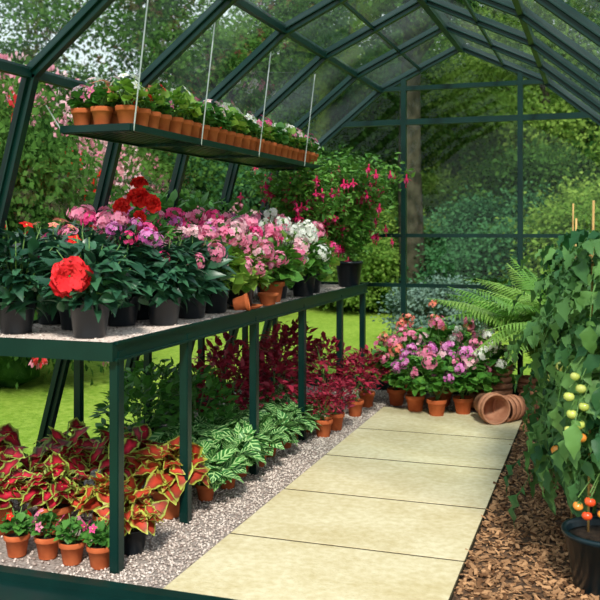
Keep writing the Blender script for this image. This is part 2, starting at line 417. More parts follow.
# ---------------------------------------------------------------- ground
YF,YB=2.80,7.0; CX=-1.04
mb=MB(); mb.box(-60,60,-10,90,-.25,-.06)
top(ob('lawn',mb.mesh('lawn',[M_lawn],False)),'mown green lawn surrounding the greenhouse','lawn',kind='stuff')
mb=MB(); mb.box(-2.80,-1.50,2.82,YB,-.06,-.012)
struct(ob('floor',mb.mesh('floor',[M_gravelbed],False)),'gravel floor under the staging')
mb=MB(); mb.box(-.50,.72,2.82,YB,-.06,-.02)
struct(ob('floor.001',mb.mesh('bark_bed',[M_bark],False)),'bark-mulched planting bed beside the path')
mb=MB(); mb.box(-1.499,-.501,2.82,6.30,-.06,-.004)
struct(ob('floor.003',mb.mesh('sand_bed',[M_joint],False)),'sand bed under the paving slabs')
ys=[2.82,3.47,4.15,4.85,5.56,6.30]
for i in range(5):
    g0=.007+.0016*i
    mb=MB(); mb.box(-1.495,-.505,ys[i]+g0,ys[i+1]-g0-.0016,-.004,random.uniform(0,.001))
    o=ob('paving_slab',mb.mesh('paving_slab',[M_stone],False))
    b=o.modifiers.new('b','BEVEL'); b.width=.0015; b.segments=2
    top(o,'cream buff stone paving slab of the central path','paving slab','paving slabs of the path')
mb=MB(); mb.box(-1.49,-.51,6.30,YB,-.06,-.012)
struct(ob('floor.002',mb.mesh('floor_end',[M_gravelbed],False)))
def ico_T():
    bm=bmesh.new(); bmesh.ops.create_icosphere(bm,subdivisions=1,radius=1)
    V=np.array([v.co[:] for v in bm.verts]); F=np.array([[v.index for v in f.verts] for f in bm.faces]); bm.free()
    return V*[1,.8,.6],F,np.full((len(V),2),.5)
ICO=ico_T()
def scatter(n,x0,x1,y0,y1,z,smin,smax,tilt=.3):
    pos=np.stack([rng.uniform(x0,x1,n),rng.uniform(y0,y1,n),rng.uniform(z-.004,z+.002,n)],1)
    a=rng.uniform(0,6.28,n); d=np.stack([np.cos(a),np.sin(a),rng.normal(size=n)*tilt],1)
    nr=np.tile([0,0,1.],(n,1))+rng.normal(size=(n,3))*tilt
    return pos,d,nr,rng.uniform(smin,smax,n)
mb=MB(); mb.batch(ICO,*scatter(13500,-1.95,-1.505,2.83,6.95,-.006,.003,.0075))
mb.batch(ICO,*scatter(3500,-2.75,-1.95,2.83,6.95,-.006,.005,.010))
mb.batch(ICO,*scatter(1200,-1.5,-.5,6.32,6.95,-.006,.005,.009))
top(ob('floor_gravel',mb.mesh('gravel',[M_pebble])),'pale pinkish-grey pea gravel spread under the bench','gravel',kind='stuff')
def chipT():
    V=np.array([(-.25,0,0),(.2,-.05,0),(.3,1,0),(-.15,.9,0),(-.2,0.05,.12),(.15,0,.12),(.22,.9,.1),(-.1,.85,.1)],float)
    F=np.array([[0,3,2,1],[4,5,6,7],[0,1,5,4],[1,2,6,5],[2,3,7,6],[3,0,4,7]]); return V,F,np.full((8,2),.5)
mb=MB(); mb.batch(chipT(),*scatter(12000,-.495,.45,2.85,6.95,-.010,.012,.036,.35))
top(ob('bark_mulch',mb.mesh('bark_mulch',[M_chip],False)),'coarse brown bark chip mulch beside the path','bark chips',kind='stuff')
mb=MB(); mb.box(-2.95,.87,2.745,2.80,-.06,.025); mb.box(-2.95,.87,2.30,2.745,-.06,-.005)
struct(ob('trim_1',mb.mesh('door_sill',[M_frame],False)),'dark green painted threshold sill')

# ---------------------------------------------------------------- greenhouse frame
base=(-2.80,0); E1=(-2.265,1.95); E2=(-1.69,2.42); RG=(CX,2.73)
mir=lambda p:(2*CX-p[0],p[1])
prof=[base,E1,E2,RG,mir(E2),mir(E1),mir(base)]
tn=[1]
def trim(mb,label): 
    tn[0]+=1; o=ob('trim_%d'%tn[0],mb.mesh('frame_bar',[M_frame],False)); struct(o,label); return o
def bar(mb,a,b,w,dp,up=(0,0,1)):
    a=np.array(a,float);b=np.array(b,float);t=(b-a)/np.linalg.norm(b-a)
    u=np.cross(t,up); 
    if np.linalg.norm(u)<1e-3: u=np.array([1.,0,0])
    u/=np.linalg.norm(u); v=np.cross(u,t)
    V=[]
    for p in (a,b):
        for su,sv in ((-1,-1),(1,-1),(1,1),(-1,1)): V.append(p+u*su*w/2+v*sv*dp/2)
    mb.add(V,[[0,3,2,1],[4,5,6,7],[0,1,5,4],[1,2,6,5],[2,3,7,6],[3,0,4,7]])
ribs=[2.38,3.15,3.93,4.70,5.47,6.24,7.0]
for y in ribs:
    mb=MB()
    for i in range(6):
        a,b=prof[i],prof[i+1]
        bar(mb,(a[0],y,a[1]),(b[0],y,b[1]),.062,.036,(0,1,0)); 
        bar(mb,(a[0],y,a[1]),(b[0],y,b[1]),.012,.066,(0,1,0))
    trim(mb,'dark green arched greenhouse rib')
for k,(p,w,dp) in enumerate([(base,.06,.1),(E1,.03,.045),(E2,.03,.05),(RG,.04,.09),(mir(E2),.03,.05),(mir(E1),.03,.045),(mir(base),.06,.1)]):
    mb=MB(); bar(mb,(p[0],2.38,p[1]),(p[0],YB,p[1]),w,dp); trim(mb,'dark green longitudinal glazing rail')
for s in (0,1):
    q=((E2[0]+RG[0])/2,(E2[1]+RG[1])/2); q=mir(q) if s else q
    mb=MB(); bar(mb,(q[0],2.38,q[1]-.01),(q[0],YB,q[1]-.01),.016,.02); trim(mb,'slim dark green roof purlin')
def roof_z(x):
    x=CX-abs(x-CX)
    pts=sorted([base,E1,E2,RG]); xs=[p[0] for p in pts]; zs=[p[1] for p in pts]
    return float(np.interp(x,xs,zs))
for x,w in ((-1.50,.04),(-.587,.04),(.1,.025)):
    mb=MB(); bar(mb,(x,YB,0),(x,YB,roof_z(x)),w,.05,(0,1,0)); trim(mb,'dark green gable post')
def gx(z): return float(np.interp(z,[0,1.95,2.42],[-2.80,-2.265,-1.69]))
for z,w in ((2.42,.035),(2.15,.045),(1.24,.03),(.84,.03),(.04,.1)):
    mb=MB(); bar(mb,(gx(z),YB,z),(2*CX-gx(z),YB,z),.045,w); trim(mb,'dark green gable transom')
wn=[0]
def window(V,F,label,mat=None):
    wn[0]+=1; mb=MB(); mb.add(V,F); o=ob('window_%d'%wn[0],mb.mesh('glass',[mat or M_glass],False)); struct(o,label)
for i in range(len(ribs)-1):
    y0,y1=ribs[i]+.02,ribs[i+1]-.02
    for k in range(6):
        a,b=np.array(prof[k]),np.array(prof[k+1]); t=(b-a)/np.linalg.norm(b-a)*.02; a=a+t;b=b-t
        window([(a[0],y0,a[1]),(a[0],y1,a[1]),(b[0],y1,b[1]),(b[0],y0,b[1])],[[0,1,2,3]],'glass pane between greenhouse ribs',M_roofglass if k in (1,2,3,4) else M_glass)
V=[(gx(.1),YB,.1)]+[(p[0],YB,p[1]) for p in prof[1:6]]+[(2*CX-gx(.1),YB,.1)]
window(V,[list(range(7))],'glazed gable end of the greenhouse')

# ---------------------------------------------------------------- bench
ZB=.867
bench=bpy.data.objects.new('staging_bench',None); COL.objects.link(bench); bench.location=(-2.12,2.93,0)
top(bench,'long dark green metal staging bench along the glass wall','bench')
BX0,BX1,BY0,BY1=-2.50,-1.74,2.93,6.70
def bch(name,mb,sm=False):
    o=ob(name,mb.mesh(name,[M_frame],sm),bench); o.location=(2.12,-2.93,0); return o
mb=MB(); mb.box(BX0,BX1,BY0,BY1,ZB-.035,ZB-.022); bch('tray',mb)
mb=MB(); mb.box(BX1-.008,BX1+.012,BY0-.01,BY1,ZB-.068,ZB+.002); mb.box(BX1+.012,BX1+.022,BY0-.01,BY1,ZB-.006,ZB+.004); mb.box(BX1+.012,BX1+.022,BY0-.01,BY1,ZB-.07,ZB-.06); bch('edge_rail',mb)
mb=MB(); mb.box(BX0,BX1+.012,BY0-.03,BY0-.01,ZB-.068,ZB+.002); bch('edge_rail',mb)
mb=MB(); mb.box(BX0-.012,BX0,BY0,BY1,ZB-.068,ZB+.002); bch('edge_rail',mb)
mb=MB(); mb.box(BX0,BX1,BY1,BY1+.015,ZB-.068,ZB+.002); bch('edge_rail',mb)
for y in (2.96,3.55,4.37,5.17,6.0,6.63):
    mb=MB(); mb.box(-1.765,-1.725,y-.02,y+.02,-.01,ZB-.036); mb.box(-1.762,-1.728,y-.024,y-.02,0,ZB-.06); bch('leg',mb)
    mb=MB(); mb.box(BX0,BX1-.03,y-.012,y+.012,ZB-.066,ZB-.036); bch('cross_rail',mb)
for y in (3.05,3.82,4.53,5.25,6.0,6.63):
    mb=MB(); mb.box(-2.485,-2.45,y-.018,y+.018,-.01,ZB-.036); bch('leg',mb)
mb=MB(); mb.batch(ICO,*scatter(5500,BX0+.03,BX1-.015,BY0+.005,BY1-.01,ZB-.012,.004,.008)); 
mb.box(BX0+.002,BX1-.01,BY0,BY1-.002,ZB-.0215,ZB-.012)
top(ob('bench_gravel',mb.mesh('bench_gravel',[M_pebble])),'pinkish-grey gravel filling the bench tray','gravel',kind='stuff')

# ---------------------------------------------------------------- hanging shelf
SX0,SX1,SY0,SY1,SZ=-2.22,-1.88,3.30,6.0,1.735
shelf=bpy.data.objects.new('hanging_shelf',None); COL.objects.link(shelf); shelf.location=(SX1,SY0,SZ)
top(shelf,'dark green slatted shelf hung from the roof on steel wires','shelf')
def sch(name,mb,mat=M_frame):
    o=ob(name,mb.mesh(name,[mat],False),shelf,(-SX1,-SY0,-SZ)); return o
mb=MB()
for k in range(9):
    x=SX0+.01+k*(SX1-SX0-.03)/8; mb.box(x-.012,x+.014,SY0,SY1,SZ-.012,SZ)
sch('tray',mb)
for a in ((SX1-.006,SX1+.006,SY0,SY1),(SX0-.006,SX0+.006,SY0,SY1),(SX0,SX1,SY0-.006,SY0+.006),(SX0,SX1,SY1-.006,SY1+.006)):
    mb=MB(); mb.box(*a,SZ-.022,SZ+.008); sch('edge_rail',mb)
for y in (3.32,3.99,4.77,5.6):
    mb=MB(); mb.tube([(SX1+.004,y,SZ-.022),(-1.80,y+.0,2.325)],.0035,6); sch('wire',mb,M_steel)
    mb=MB(); mb.box(SX0,SX1,y-.012,y+.012,SZ-.026,SZ-.012); sch('cross_bar',mb)
    mb=MB(); mb.tube([(SX0-.004,y,SZ-.022),(SX0-.07,y-.03,SZ+.10)],.0035,6); sch('wire',mb,M_steel)
rows=[]
y=3.36;i=0
while y<5.96:
    rows.append((-1.935,y,0)); rows.append((-2.165,y+.02,1))
    if i<2: rows.append((-2.05,y-.005,1))
    y+=.108; i+=1
for x,y,k in rows:
    sp=random.choice(S_sm+S_sml)
    cols=random.choice([['red','salmon'],['pink','pale'],['white'],['hot','pink'],['white','pale'],['salmon','pink']])
    n=random.choice([2,3,5,6,6]) 
    plant('potted_seedling','small bedding plant in terracotta pot on the hanging shelf','potted plant','small pots on the hanging shelf',(x+random.uniform(-.006,.006),y,SZ+.001),('terra',.049,.088),sp[0],mkheads(sp[1],cols,1.35,SING,n),pn='flower',scl=random.uniform(.85,1.3))

# ---------------------------------------------------------------- bench plants
Z=ZB-.008
def bp(x,y,spn,cols,pot=('black',.085,.14),scl=1,hs=1,n=None,label='flowering plant in black plastic pot on the bench',nm='potted_geranium',lib=HEAD):
    sp=random.choice(spn)
    return plant(nm,label,'potted plant','flowering pot plants on the bench',(x,y,Z),pot,sp[0],mkheads(sp[1],cols,hs,lib,n),scl=scl)
dk='dark-leaved plant in black plastic pot on the gravel bench'
bp(-2.34,3.15,S_imp,['red','salmon'],n=2,label='dark-leaved impatiens with few red flowers',nm='potted_impatiens',lib=SING,hs=1.4,scl=1.08)
r=plant('potted_hibiscus','dark-leaved plant with one large ruffled coral-red bloom','potted plant','flowering pot plants on the bench',(-1.97,3.13,Z),('black',.088,.155),S_imp[0][0],[],rotz=0,scl=.9)
def bloom(root,p,d,s,me=None):
    q=Vector((0,0,1)).rotation_difference(Vector(d)).to_euler(); ob('flower_head',me or random.choice(BLOOM),root,p,q,s)
bloom(r,(.03,-.19,.255),(.45,-.85,.1),1.05,OPENB)
bp(-2.17,3.34,S_imp,['hot','red'],n=4,label='dark-leaved impatiens with small red flowers',nm='potted_impatiens',lib=SING,hs=1.3,scl=1.05)
bp(-2.40,3.50,S_imp,['red','salmon'],n=9,label=dk,nm='potted_impatiens',lib=SING,hs=1.6,scl=1.1)
bp(-2.06,3.54,S_imp,['pink','lilac','hot'],n=14,label=dk,hs=.9,scl=1.08)
bp(-1.90,3.64,S_imp,['pink','pale'],n=3,label=dk,scl=.88,hs=.7)
r=plant('potted_hibiscus','tall plant with bright red double blooms','potted plant','flowering pot plants on the bench',(-2.12,3.82,Z),('black',.09,.155),S_bush[0][0],[],rotz=0,scl=.95)
for p,d,s in [((0.0,-.02,.59),(.2,-.6,.6),.85),((.09,-.05,.56),(.5,-.6,.4),.65),((-.07,-.06,.54),(-.1,-.9,.3),.7),((.05,-.1,.49),(.3,-.9,.2),.5),((-.02,.02,.66),(0,-.4,.9),.65),((-.11,0,.49),(-.3,-.8,.3),.5)]: bloom(r,p,d,s)
bp(-2.36,3.92,S_ger,['pink','hot'],hs=1,scl=1.2,label='pink geranium with rounded green leaves')
bp(-2.30,3.68,S_imp,['pink','lilac','hot'],hs=1,n=14,scl=1.18,label=dk)
bp(-1.91,3.95,S_imp,['pink','pale'],n=9,label=dk,hs=.85,scl=.95)
bp(-2.18,4.10,S_ger,['lilac','hot'],scl=1.24,label='lilac and magenta geranium in full bloom')
bp(-1.92,4.24,S_lt,['lilac','pale','pink'],scl=1.05,label='light-leaved geranium with pale lilac heads')
bp(-2.38,4.35,S_ger,['lilac','pink'],scl=1.2,label='lilac-pink geranium in full bloom')
bp(-2.13,4.48,S_ger,['pink','hot'],scl=1.24,label='pink geranium in full bloom')
bp(-1.90,4.55,S_lt,['pale','pink'],n=12,scl=1.0,label='light green leafy geranium with pale pink flowers')
bp(-2.33,4.80,S_ger,['pink','hot'],scl=1.2,label='deep pink geranium in full bloom')
bp(-2.05,4.82,S_lt,['pink','hot'],scl=1.16,label='bright pink geranium with light leaves')
bp(-1.87,4.96,S_ger,['hot','pink'],scl=.98,n=13,label='bright pink geranium in terracotta pot',pot=('terra',.08,.12))
bp(-2.22,5.14,S_ger,['pink','lilac'],scl=1.2,label='pink geranium in full bloom')
bp(-1.93,5.20,S_lt,['white','white','pale'],scl=1.1,label='white-flowered geranium with light leaves')
bp(-1.83,5.44,S_ger,['white'],scl=.98,label='white-flowered geranium in black pot')
bp(-2.12,5.54,S_ger,['pink','white'],scl=1.25,label='pink and white geranium in full bloom')
bp(-1.88,5.74,S_lt,['hot','pink'],scl=1.02,n=8,label='light-leaved plant with hot pink heads')
bp(-2.36,5.35,S_bush,['pink'],n=0,scl=1.2,label='tall green leafy shrub in black pot',nm='potted_shrub')
bp(-2.36,4.60,S_bush,['pink'],n=0,scl=1.25,label='tall green leafy shrub in black pot',nm='potted_shrub')
bp(-2.33,4.98,S_bush,['pink'],n=0,scl=1.25,label='tall green leafy shrub in black pot',nm='potted_shrub')
def fuchsia(loc,H,R,n=70,nb=24):
    mb=MB(); tips=[]
    for k in range(nb):
        a=random.uniform(0,6.28); rr=R*random.uniform(.2,1); h=H*random.uniform(.35,1)
        t=np.linspace(0,1,10); out=rr*t**1.3
        zz=h*(1.5*t-.6*t**2.5)
        pts=np.stack([out*np.cos(a),out*np.sin(a),zz],1)+np.cumsum(rng.normal(size=(10,3))*.008,axis=0)
        mb.tube(pts,np.linspace(.006,.0018,10),5,mi=1)
        for j in range(2,10):
            if j>3: tips.append(pts[j])
            m=16
            pp=pts[j]+rng.normal(size=(m,3))*.042; dd=rng.normal(size=(m,3))*[1,1,.4]; mb.batch(T_small,pp,dd,np.tile([0,0,1.],(m,1))+rng.normal(size=(m,3))*.4,rng.uniform(.035,.062,m))
    me=mb.mesh('fuchsia_foliage',[G_fuch,G_stem])
    hd=[]
    for k in range(n):
        p=tips[random.randrange(len(tips))]*[1.14,1.14,1]+rng.normal(size=3)*[.05,.05,.04]; hd.append((p,np.array([random.uniform(-.2,.2),random.uniform(-.2,.2),1]),FUCH,random.uniform(1.3,1.9)))
    return plant('potted_fuchsia','tall fuchsia with hanging crimson and pink flowers','potted plant','fuchsias on the bench',loc,('black',.105,.19),me,hd,pn='flower')
fuchsia((-1.80,6.44,Z),.92,.46,100,38); fuchsia((-2.04,5.98,Z),.80,.40,100,30); fuchsia((-2.12,6.48,Z),.95,.42,100,28)
def loose(name,label,loc,rot,r,h,old=False):
    o=ob(name,getpot('old' if old else 'terra',r,h)[0],None,loc,rot); top(o,label,'plant pot'); return o
loose('terracotta_pot','small terracotta pot tipped over on the gravel',(-1.80,4.22,Z+.045),(math.radians(80),0,1.9),.045,.08)
loose('terracotta_pot','wide shallow terracotta pot standing on the gravel',(-1.80,4.72,Z),(0,0,0),.06,.07)
mb=MB(); mb.lathe([(.07,0),(.085,.018),(.09,.018),(.088,.014),(.066,.006),(.01,.006)],28)
top(ob('plant_saucer',mb.mesh('saucer',[M_terra]),None,(-1.84,4.5,Z)),'flat terracotta saucer on the bench gravel','saucer')

# ---------------------------------------------------------------- under bench
Gd=-.008
def gp(x,y,sp,pot,label,nm,cols=None,scl=1,group='pots under the bench',hs=1,lib=SING,n=None,pn='flower'):
    s=random.choice(sp); return plant(nm,label,'potted plant',group,(x,y,Gd),pot,s[0],mkheads(s[1],cols,hs,lib,n) if cols else [],scl=scl,pn=pn)
tp=('terra',.052,.088)
for x,y,c in ((-2.21,2.98,['red']),(-2.08,3.0,['pink']),(-1.955,2.98,['hot','pink']),(-1.83,2.98,['pink','hot'])):
    gp(x,y,S_sm,tp,'small pink-flowered seedling in terracotta pot','potted_seedling',c,.9,n=3,hs=1.2)
gp(-1.79,3.16,S_colb,('black',.06,.1),'rust-red coleus in small black pot','potted_coleus',scl=.75)
cl='red coleus with yellow-green leaf edges in terracotta pot'
for x,y,s in ((-2.46,3.16,.85),(-2.22,3.26,.85),(-2.12,3.70,1.05),(-2.42,3.62,1.05),(-2.68,3.42,1.05)):
    gp(x,y,S_col,('terra',.075,.12),cl,'potted_coleus',scl=s)
gp(-1.98,3.28,S_colb,('terra',.06,.1),'rust-red coleus in terracotta pot','potted_coleus',scl=.8)
gp(-1.86,3.60,S_colb,('terra',.075,.13),'large rust-red coleus with lime leaf edges','potted_coleus',scl=1.0)
yy=3.88
for k in range(8):
    gp(-1.80+.02*(k%2),yy,S_zeb,('terra',.05,.08),'striped green and cream leafy plant on the gravel','potted_zebra_plant',scl=1.1-.03*k)
    gp(-2.04,yy+.08,S_zeb,('terra',.055,.09),'striped green and cream leafy plant on the gravel','potted_zebra_plant',scl=1.25-.03*k)
    yy+=.215
for x,y,s in ((-2.30,4.12,1.0),(-2.15,4.5,1.0),(-2.45,4.6,1.05)):
    gp(x,y,S_bush,('black',.08,.14),'leafy green shrub in black pot under bench','potted_shrub',scl=s)
for x,y,s in ((-2.15,4.9,1.0),(-2.3,5.3,1.1),(-1.98,5.3,.95),(-2.1,5.72,1.1),(-1.85,5.95,.95),(-2.2,6.3,1.1)):
    gp(x,y,S_red,('terra',.075,.13),'crimson-leaved bushy plant in terracotta pot','potted_crimson_plant',scl=s)
for x,y,s in ((-1.65,5.30,.5),(-1.63,5.5,.55),(-1.62,5.95,.7),(-1.62,6.28,.75)):
    gp(x,y,S_red,('terra',.06,.11),'crimson-leaved plant in terracotta pot beside the path','potted_crimson_plant',scl=s)

for x,y,c,s,n in ((-1.43,6.42,['salmon','pink'],.85,7),(-1.25,6.22,['lilac','pink'],.72,7),(-1.08,6.12,['lilac','pink'],.72,9),(-.915,6.24,['lilac','pink','pale'],.78,9),(-1.34,6.64,['salmon','pink'],1.08,9),(-1.1,6.5,['pink','pale'],.95,9),(-.84,6.50,['white'],1.0,12),(-1.15,6.80,['salmon','salmon','pink'],1.15,9)):
    gp(x,y,S_gbig,('terra',.07,.12),'geranium covered in %s blooms at the end of the path'%{'salmon':'salmon-pink','lilac':'lilac-pink','pink':'pink','white':'white'}[c[0]],'potted_geranium',c,s,'geraniums at the end of the path',1.0,HEAD,pn='flower_head',n=n)

g='empty terracotta pots piled at the path end'
def ep(x,y,z,r,h,rot,label):
    o=ob('terracotta_pot',getpot('old',r,h)[0],None,(x,y,z),rot); top(o,label,'plant pot',g)
for k in range(5): ep(-.70,6.50,k*.048,.10,.14,(0,0,k),'empty terracotta pot nested in an upright stack')
def lying(x,y,r,h,yaw,z=0):
    e=Matrix.Rotation(yaw,4,'Z')@Matrix.Rotation(pi/2,4,'X')
    ep(x,y,r*1.02+z,r,h,e.to_euler(),'empty weathered terracotta pot lying on its side')
# nested runs of pots on their sides (axis = yaw direction)
def run(x,y,r,h,yaw,n,st=.045):
    for k in range(n): lying(x-math.sin(yaw)*-st*k*-1,y+math.cos(yaw)*st*k,r,h,yaw)
run(-.74,6.08,.10,.17,.55,2); run(-.54,6.16,.085,.15,-.55,3); run(-.38,6.34,.085,.15,-.9,3); run(-.88,6.36,.07,.13,1.0,1)
for k in range(3): ep(-.49,6.66,k*.04,.09,.13,(0,0,k),'empty terracotta pot nested in an upright stack')

def fern(loc,n,L,zb,label,e0=.3):
    mb=MB()
    for i in range(n):
        a=random.uniform(0,6.28); el=random.uniform(e0,1.4); T=random.choice(FROND)
        d=np.array([[math.cos(a)*math.cos(el),math.sin(a)*math.cos(el),math.sin(el)]])
        nr=np.array([[-math.cos(a)*math.sin(el),-math.sin(a)*math.sin(el),math.cos(el)]])
        mb.batch(T,np.array([[.02*math.cos(a),.02*math.sin(a),.0]]),d,nr,L*random.uniform(.6,1.05))
    return plant('potted_fern',label,'fern',None,loc,('old',.13,zb),mb.mesh('fern_fronds',[G_fern]))
fern((-.30,6.70,Gd),140,1.15,.28,'large light green fern with arching fronds',.75)
fern((-.0,6.3,Gd),60,1.0,.35,'light green fern behind the tomato plants',.7)

# ---------------------------------------------------------------- tomatoes
def tomato_mesh(mat):
    mb=MB(); n=9;prof=[]
    for i in range(n):
        t=math.pi*(i/(n-1)); prof.append((max(.0008,.026*math.sin(t)),-.022*math.cos(t)-(.004*math.exp(-((t-math.pi)/.35)**2))))
    mb.lathe(prof,20)
    a=np.arange(5)*2*np.pi/5; h=np.stack([np.cos(a),np.sin(a),a*0+.1],1)
    mb.batch(T_small,np.tile([0,0,.019],(5,1)),h,np.tile([0,0,1.],(5,1)),.020,mi=1)
    mb.tube([(0,0,.018),(.003,0,.045)],.0018,5,mi=1)
    return mb.mesh('tomato',[mat,G_tom])
TOM={'r':tomato_mesh(M_tomr),'g':tomato_mesh(M_tomg),'o':tomato_mesh(M_tomo)}
def tomato(loc,H,pot,nl,fruits,label,lean=0,sc=.31,zmin=.15,cx=-.03,ch=.12):
    kind,r,h=pot
    root=bpy.data.objects.new('tomato_plant',None); COL.objects.link(root); root.location=loc; top(root,label,'tomato plant','tomato plants in the bark bed')
    pm,sm=getpot(kind,r,h); ob('pot',pm,root); ob('soil',sm,root); z0=h*.85
    mb=MB(); t=np.linspace(0,1,14)
    sx=.02*np.sin(t*9)+lean*t; sy=.02*np.cos(t*8); st=np.stack([sx,sy,z0+t*(H-z0)],1)
    mb.tube(st,np.linspace(.008,.004,14),7,mi=1)
    for k in range(nl):
        f=zmin+(1-zmin)*(k+random.random())/nl; p=np.array([np.interp(f,t,st[:,j]) for j in range(3)])
        a=k*2.4+random.uniform(-.4,.4); el=random.uniform(-.35,.55)
        d=np.array([[math.cos(a)*math.cos(el),math.sin(a)*math.cos(el),math.sin(el)]]); nr=np.array([[-math.cos(a)*math.sin(el),-math.sin(a)*math.sin(el),math.cos(el)]])
        mb.batch(random.choice(TOMLEAF),p[None],d,nr,sc*random.uniform(.6,1.1)*(1-.2*f))
    for (fx,fy,fz,c,s) in fruits:
        q=np.array([fx,fy,fz+.03]); i=np.argmin(abs(st[:,2]-(fz+.08))); p=st[i]; mb.tube([p,(p+q)/2+[0,0,.03],q],.0025,5,mi=1)
    ob('foliage',mb.mesh('tomato_foliage',[G_tom,G_stem]),root)
    for (fx,fy,fz,c,s) in fruits: ob('tomato',TOM[c],root,(fx,fy,fz),(random.uniform(-.3,.3),random.uniform(-.3,.3),random.random()*6),s)
    mb=MB(); mb.tube([(cx,.03,z0-.05),(cx+.01,.02,(z0+H)/2),(cx+.02,.02,H+ch)],.0045,8)
    for zz in np.arange(z0+.15,H,.22): mb.tube([(cx+.01,.024,zz),(cx+.01,.024,zz+.006)],.0057,8)
    ob('cane',mb.mesh('cane',[M_cane]),root)
    return root
fr=[(-.10,-.19,.80,'g',.65),(-.08,-.20,.76,'g',.72),(-.12,-.20,.73,'g',.75),(-.07,-.21,.70,'g',.7),(-.11,-.20,.67,'g',.75),(-.085,-.20,.635,'g',.72),(-.08,-.20,.59,'o',.75),(-.12,-.18,.61,'g',.65),
    (-.05,-.20,.37,'r',.75),(-.09,-.18,.345,'o',.7),(-.01,-.20,.33,'o',.65),(-.06,-.20,.32,'r',.7),(.0,-.21,.72,'g',.7)]
tomato((.015,3.42,Gd-.01),1.30,('teal',.15,.215),66,fr,'staked tomato plant with green and red fruit in dark pot',zmin=.18,cx=-.06,sc=.33)
tomato((-.03,3.98,Gd-.01),1.24,('teal',.08,.10),84,[(-.14,-.2,.55,'g',1),(-.12,-.2,.75,'g',1),(-.14,-.18,.4,'o',1)],'staked leafy tomato plant with few green fruit',cx=-.09,zmin=.15,sc=.40)
tomato((-.12,4.6,Gd-.01),1.24,('teal',.08,.10),80,[(-.1,-.2,.6,'g',1)],'leafy tomato plant tied to a bamboo cane',zmin=.2,sc=.38,ch=.2)
tomato((.08,5.1,Gd-.01),1.38,('teal',.08,.10),64,[(-.1,-.05,.6,'g',1)],'leafy tomato plant tied to a bamboo cane',zmin=.2,sc=.34)
tomato((.05,5.6,Gd-.01),1.20,('teal',.08,.10),54,[(-.1,-.05,.6,'g',1)],'leafy tomato plant tied to a bamboo cane',zmin=.2)

# ---------------------------------------------------------------- outdoor planting
def cloud(name,ncl,per,size,dims,spread,mat,zmin=-.4):
    mb=MB(); c=rnd_sphere(ncl*4); c=c[c[:,2]>zmin][:ncl]; rad=rng.uniform(.35,1,len(c))**.5
    C=c*rad[:,None]*dims
    n=len(C)*per; idx=np.repeat(np.arange(len(C)),per)
    off=rng.normal(size=(n,3))*spread*[1,1,.6]; pos=C[idx]+off
    cr=rng.random(len(C))[idx]
    dn=off+rng.normal(size=(n,3))*spread+[0,0,-.2*spread]
    nr=c[idx]*.8+off/spread*.5+rng.normal(size=(n,3))*.5+[0,0,.5]
    mb.batch(T_q,pos,dn,nr,size*rng.uniform(.6,1.3,n),np.clip(cr*.65+rng.random(n)*.35,0,1))
    return mb.mesh(name,[mat])
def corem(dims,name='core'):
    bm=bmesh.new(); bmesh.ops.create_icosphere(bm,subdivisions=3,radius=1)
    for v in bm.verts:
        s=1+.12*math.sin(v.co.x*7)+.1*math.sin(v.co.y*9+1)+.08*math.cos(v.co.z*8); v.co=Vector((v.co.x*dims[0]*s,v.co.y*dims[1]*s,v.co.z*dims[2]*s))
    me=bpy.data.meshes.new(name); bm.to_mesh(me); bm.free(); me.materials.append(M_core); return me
def trunkm(h,r,sp):
    mb=MB(); t=np.linspace(0,1,8)
    mb.tube(np.stack([.1*np.sin(t*4),.08*np.cos(t*3)-.08,t*h],1),r*(1.25-t*.8),12)
    for k in range(11):
        z=h*random.uniform(.45,.95);a=random.uniform(0,6.28);l=sp*random.uniform(.5,.9)
        mb.tube([(0,0,z),(l*.4*math.cos(a),l*.4*math.sin(a),z+l*.3),(l*math.cos(a),l*math.sin(a),z+l*.55)],[r*.4,r*.25,r*.08],7)
    return mb.mesh('trunk',[M_trunk])
d3=np.array
CR=[cloud('crown_a',62,480,.11,d3([2.6,2.6,2.6]),.42,G_tree,-1),cloud('crown_b',58,480,.11,d3([2.6,2.6,2.5]),.42,G_tree2,-1),cloud('crown_c',70,480,.10,d3([2.2,2.2,3.2]),.36,G_tree3,-1)]
TR=[trunkm(5,.15,2.2),trunkm(5,.13,2)]
SH=[cloud('shrub_a',80,330,.065,d3([1.15,1.15,1.0]),.17,G_tree,-.5),cloud('shrub_b',80,330,.065,d3([1.15,1.15,1.0]),.17,G_tree2,-.5),cloud('shrub_c',80,330,.06,d3([1.1,1.1,1.1]),.16,G_tree3,-.5),cloud('shrub_d',50,200,.06,d3([.7,.7,.6]),.12,G_grey,-.5)]
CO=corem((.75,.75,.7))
def pol(th,D): a=math.radians(th); return D*math.sin(a),D*math.cos(a)
def tree(th,D,k,zc,s,label,tr=0,ts=1):
    x,y=pol(th,D); root=bpy.data.objects.new('tree',None); COL.objects.link(root); root.location=(x,y,-.06); root.rotation_euler=(0,0,random.uniform(0,6)); top(root,label,'tree','garden trees beyond the glass')
    ob('trunk',TR[tr],root,scl=(ts,ts,zc/4.2)); ob('crown',CR[k],root,(0,0,zc),scl=s)
lbl=['dark green broadleaf tree beyond the glass','fresh green leafy tree beyond the glass','blue-green conifer-like tree beyond the glass']
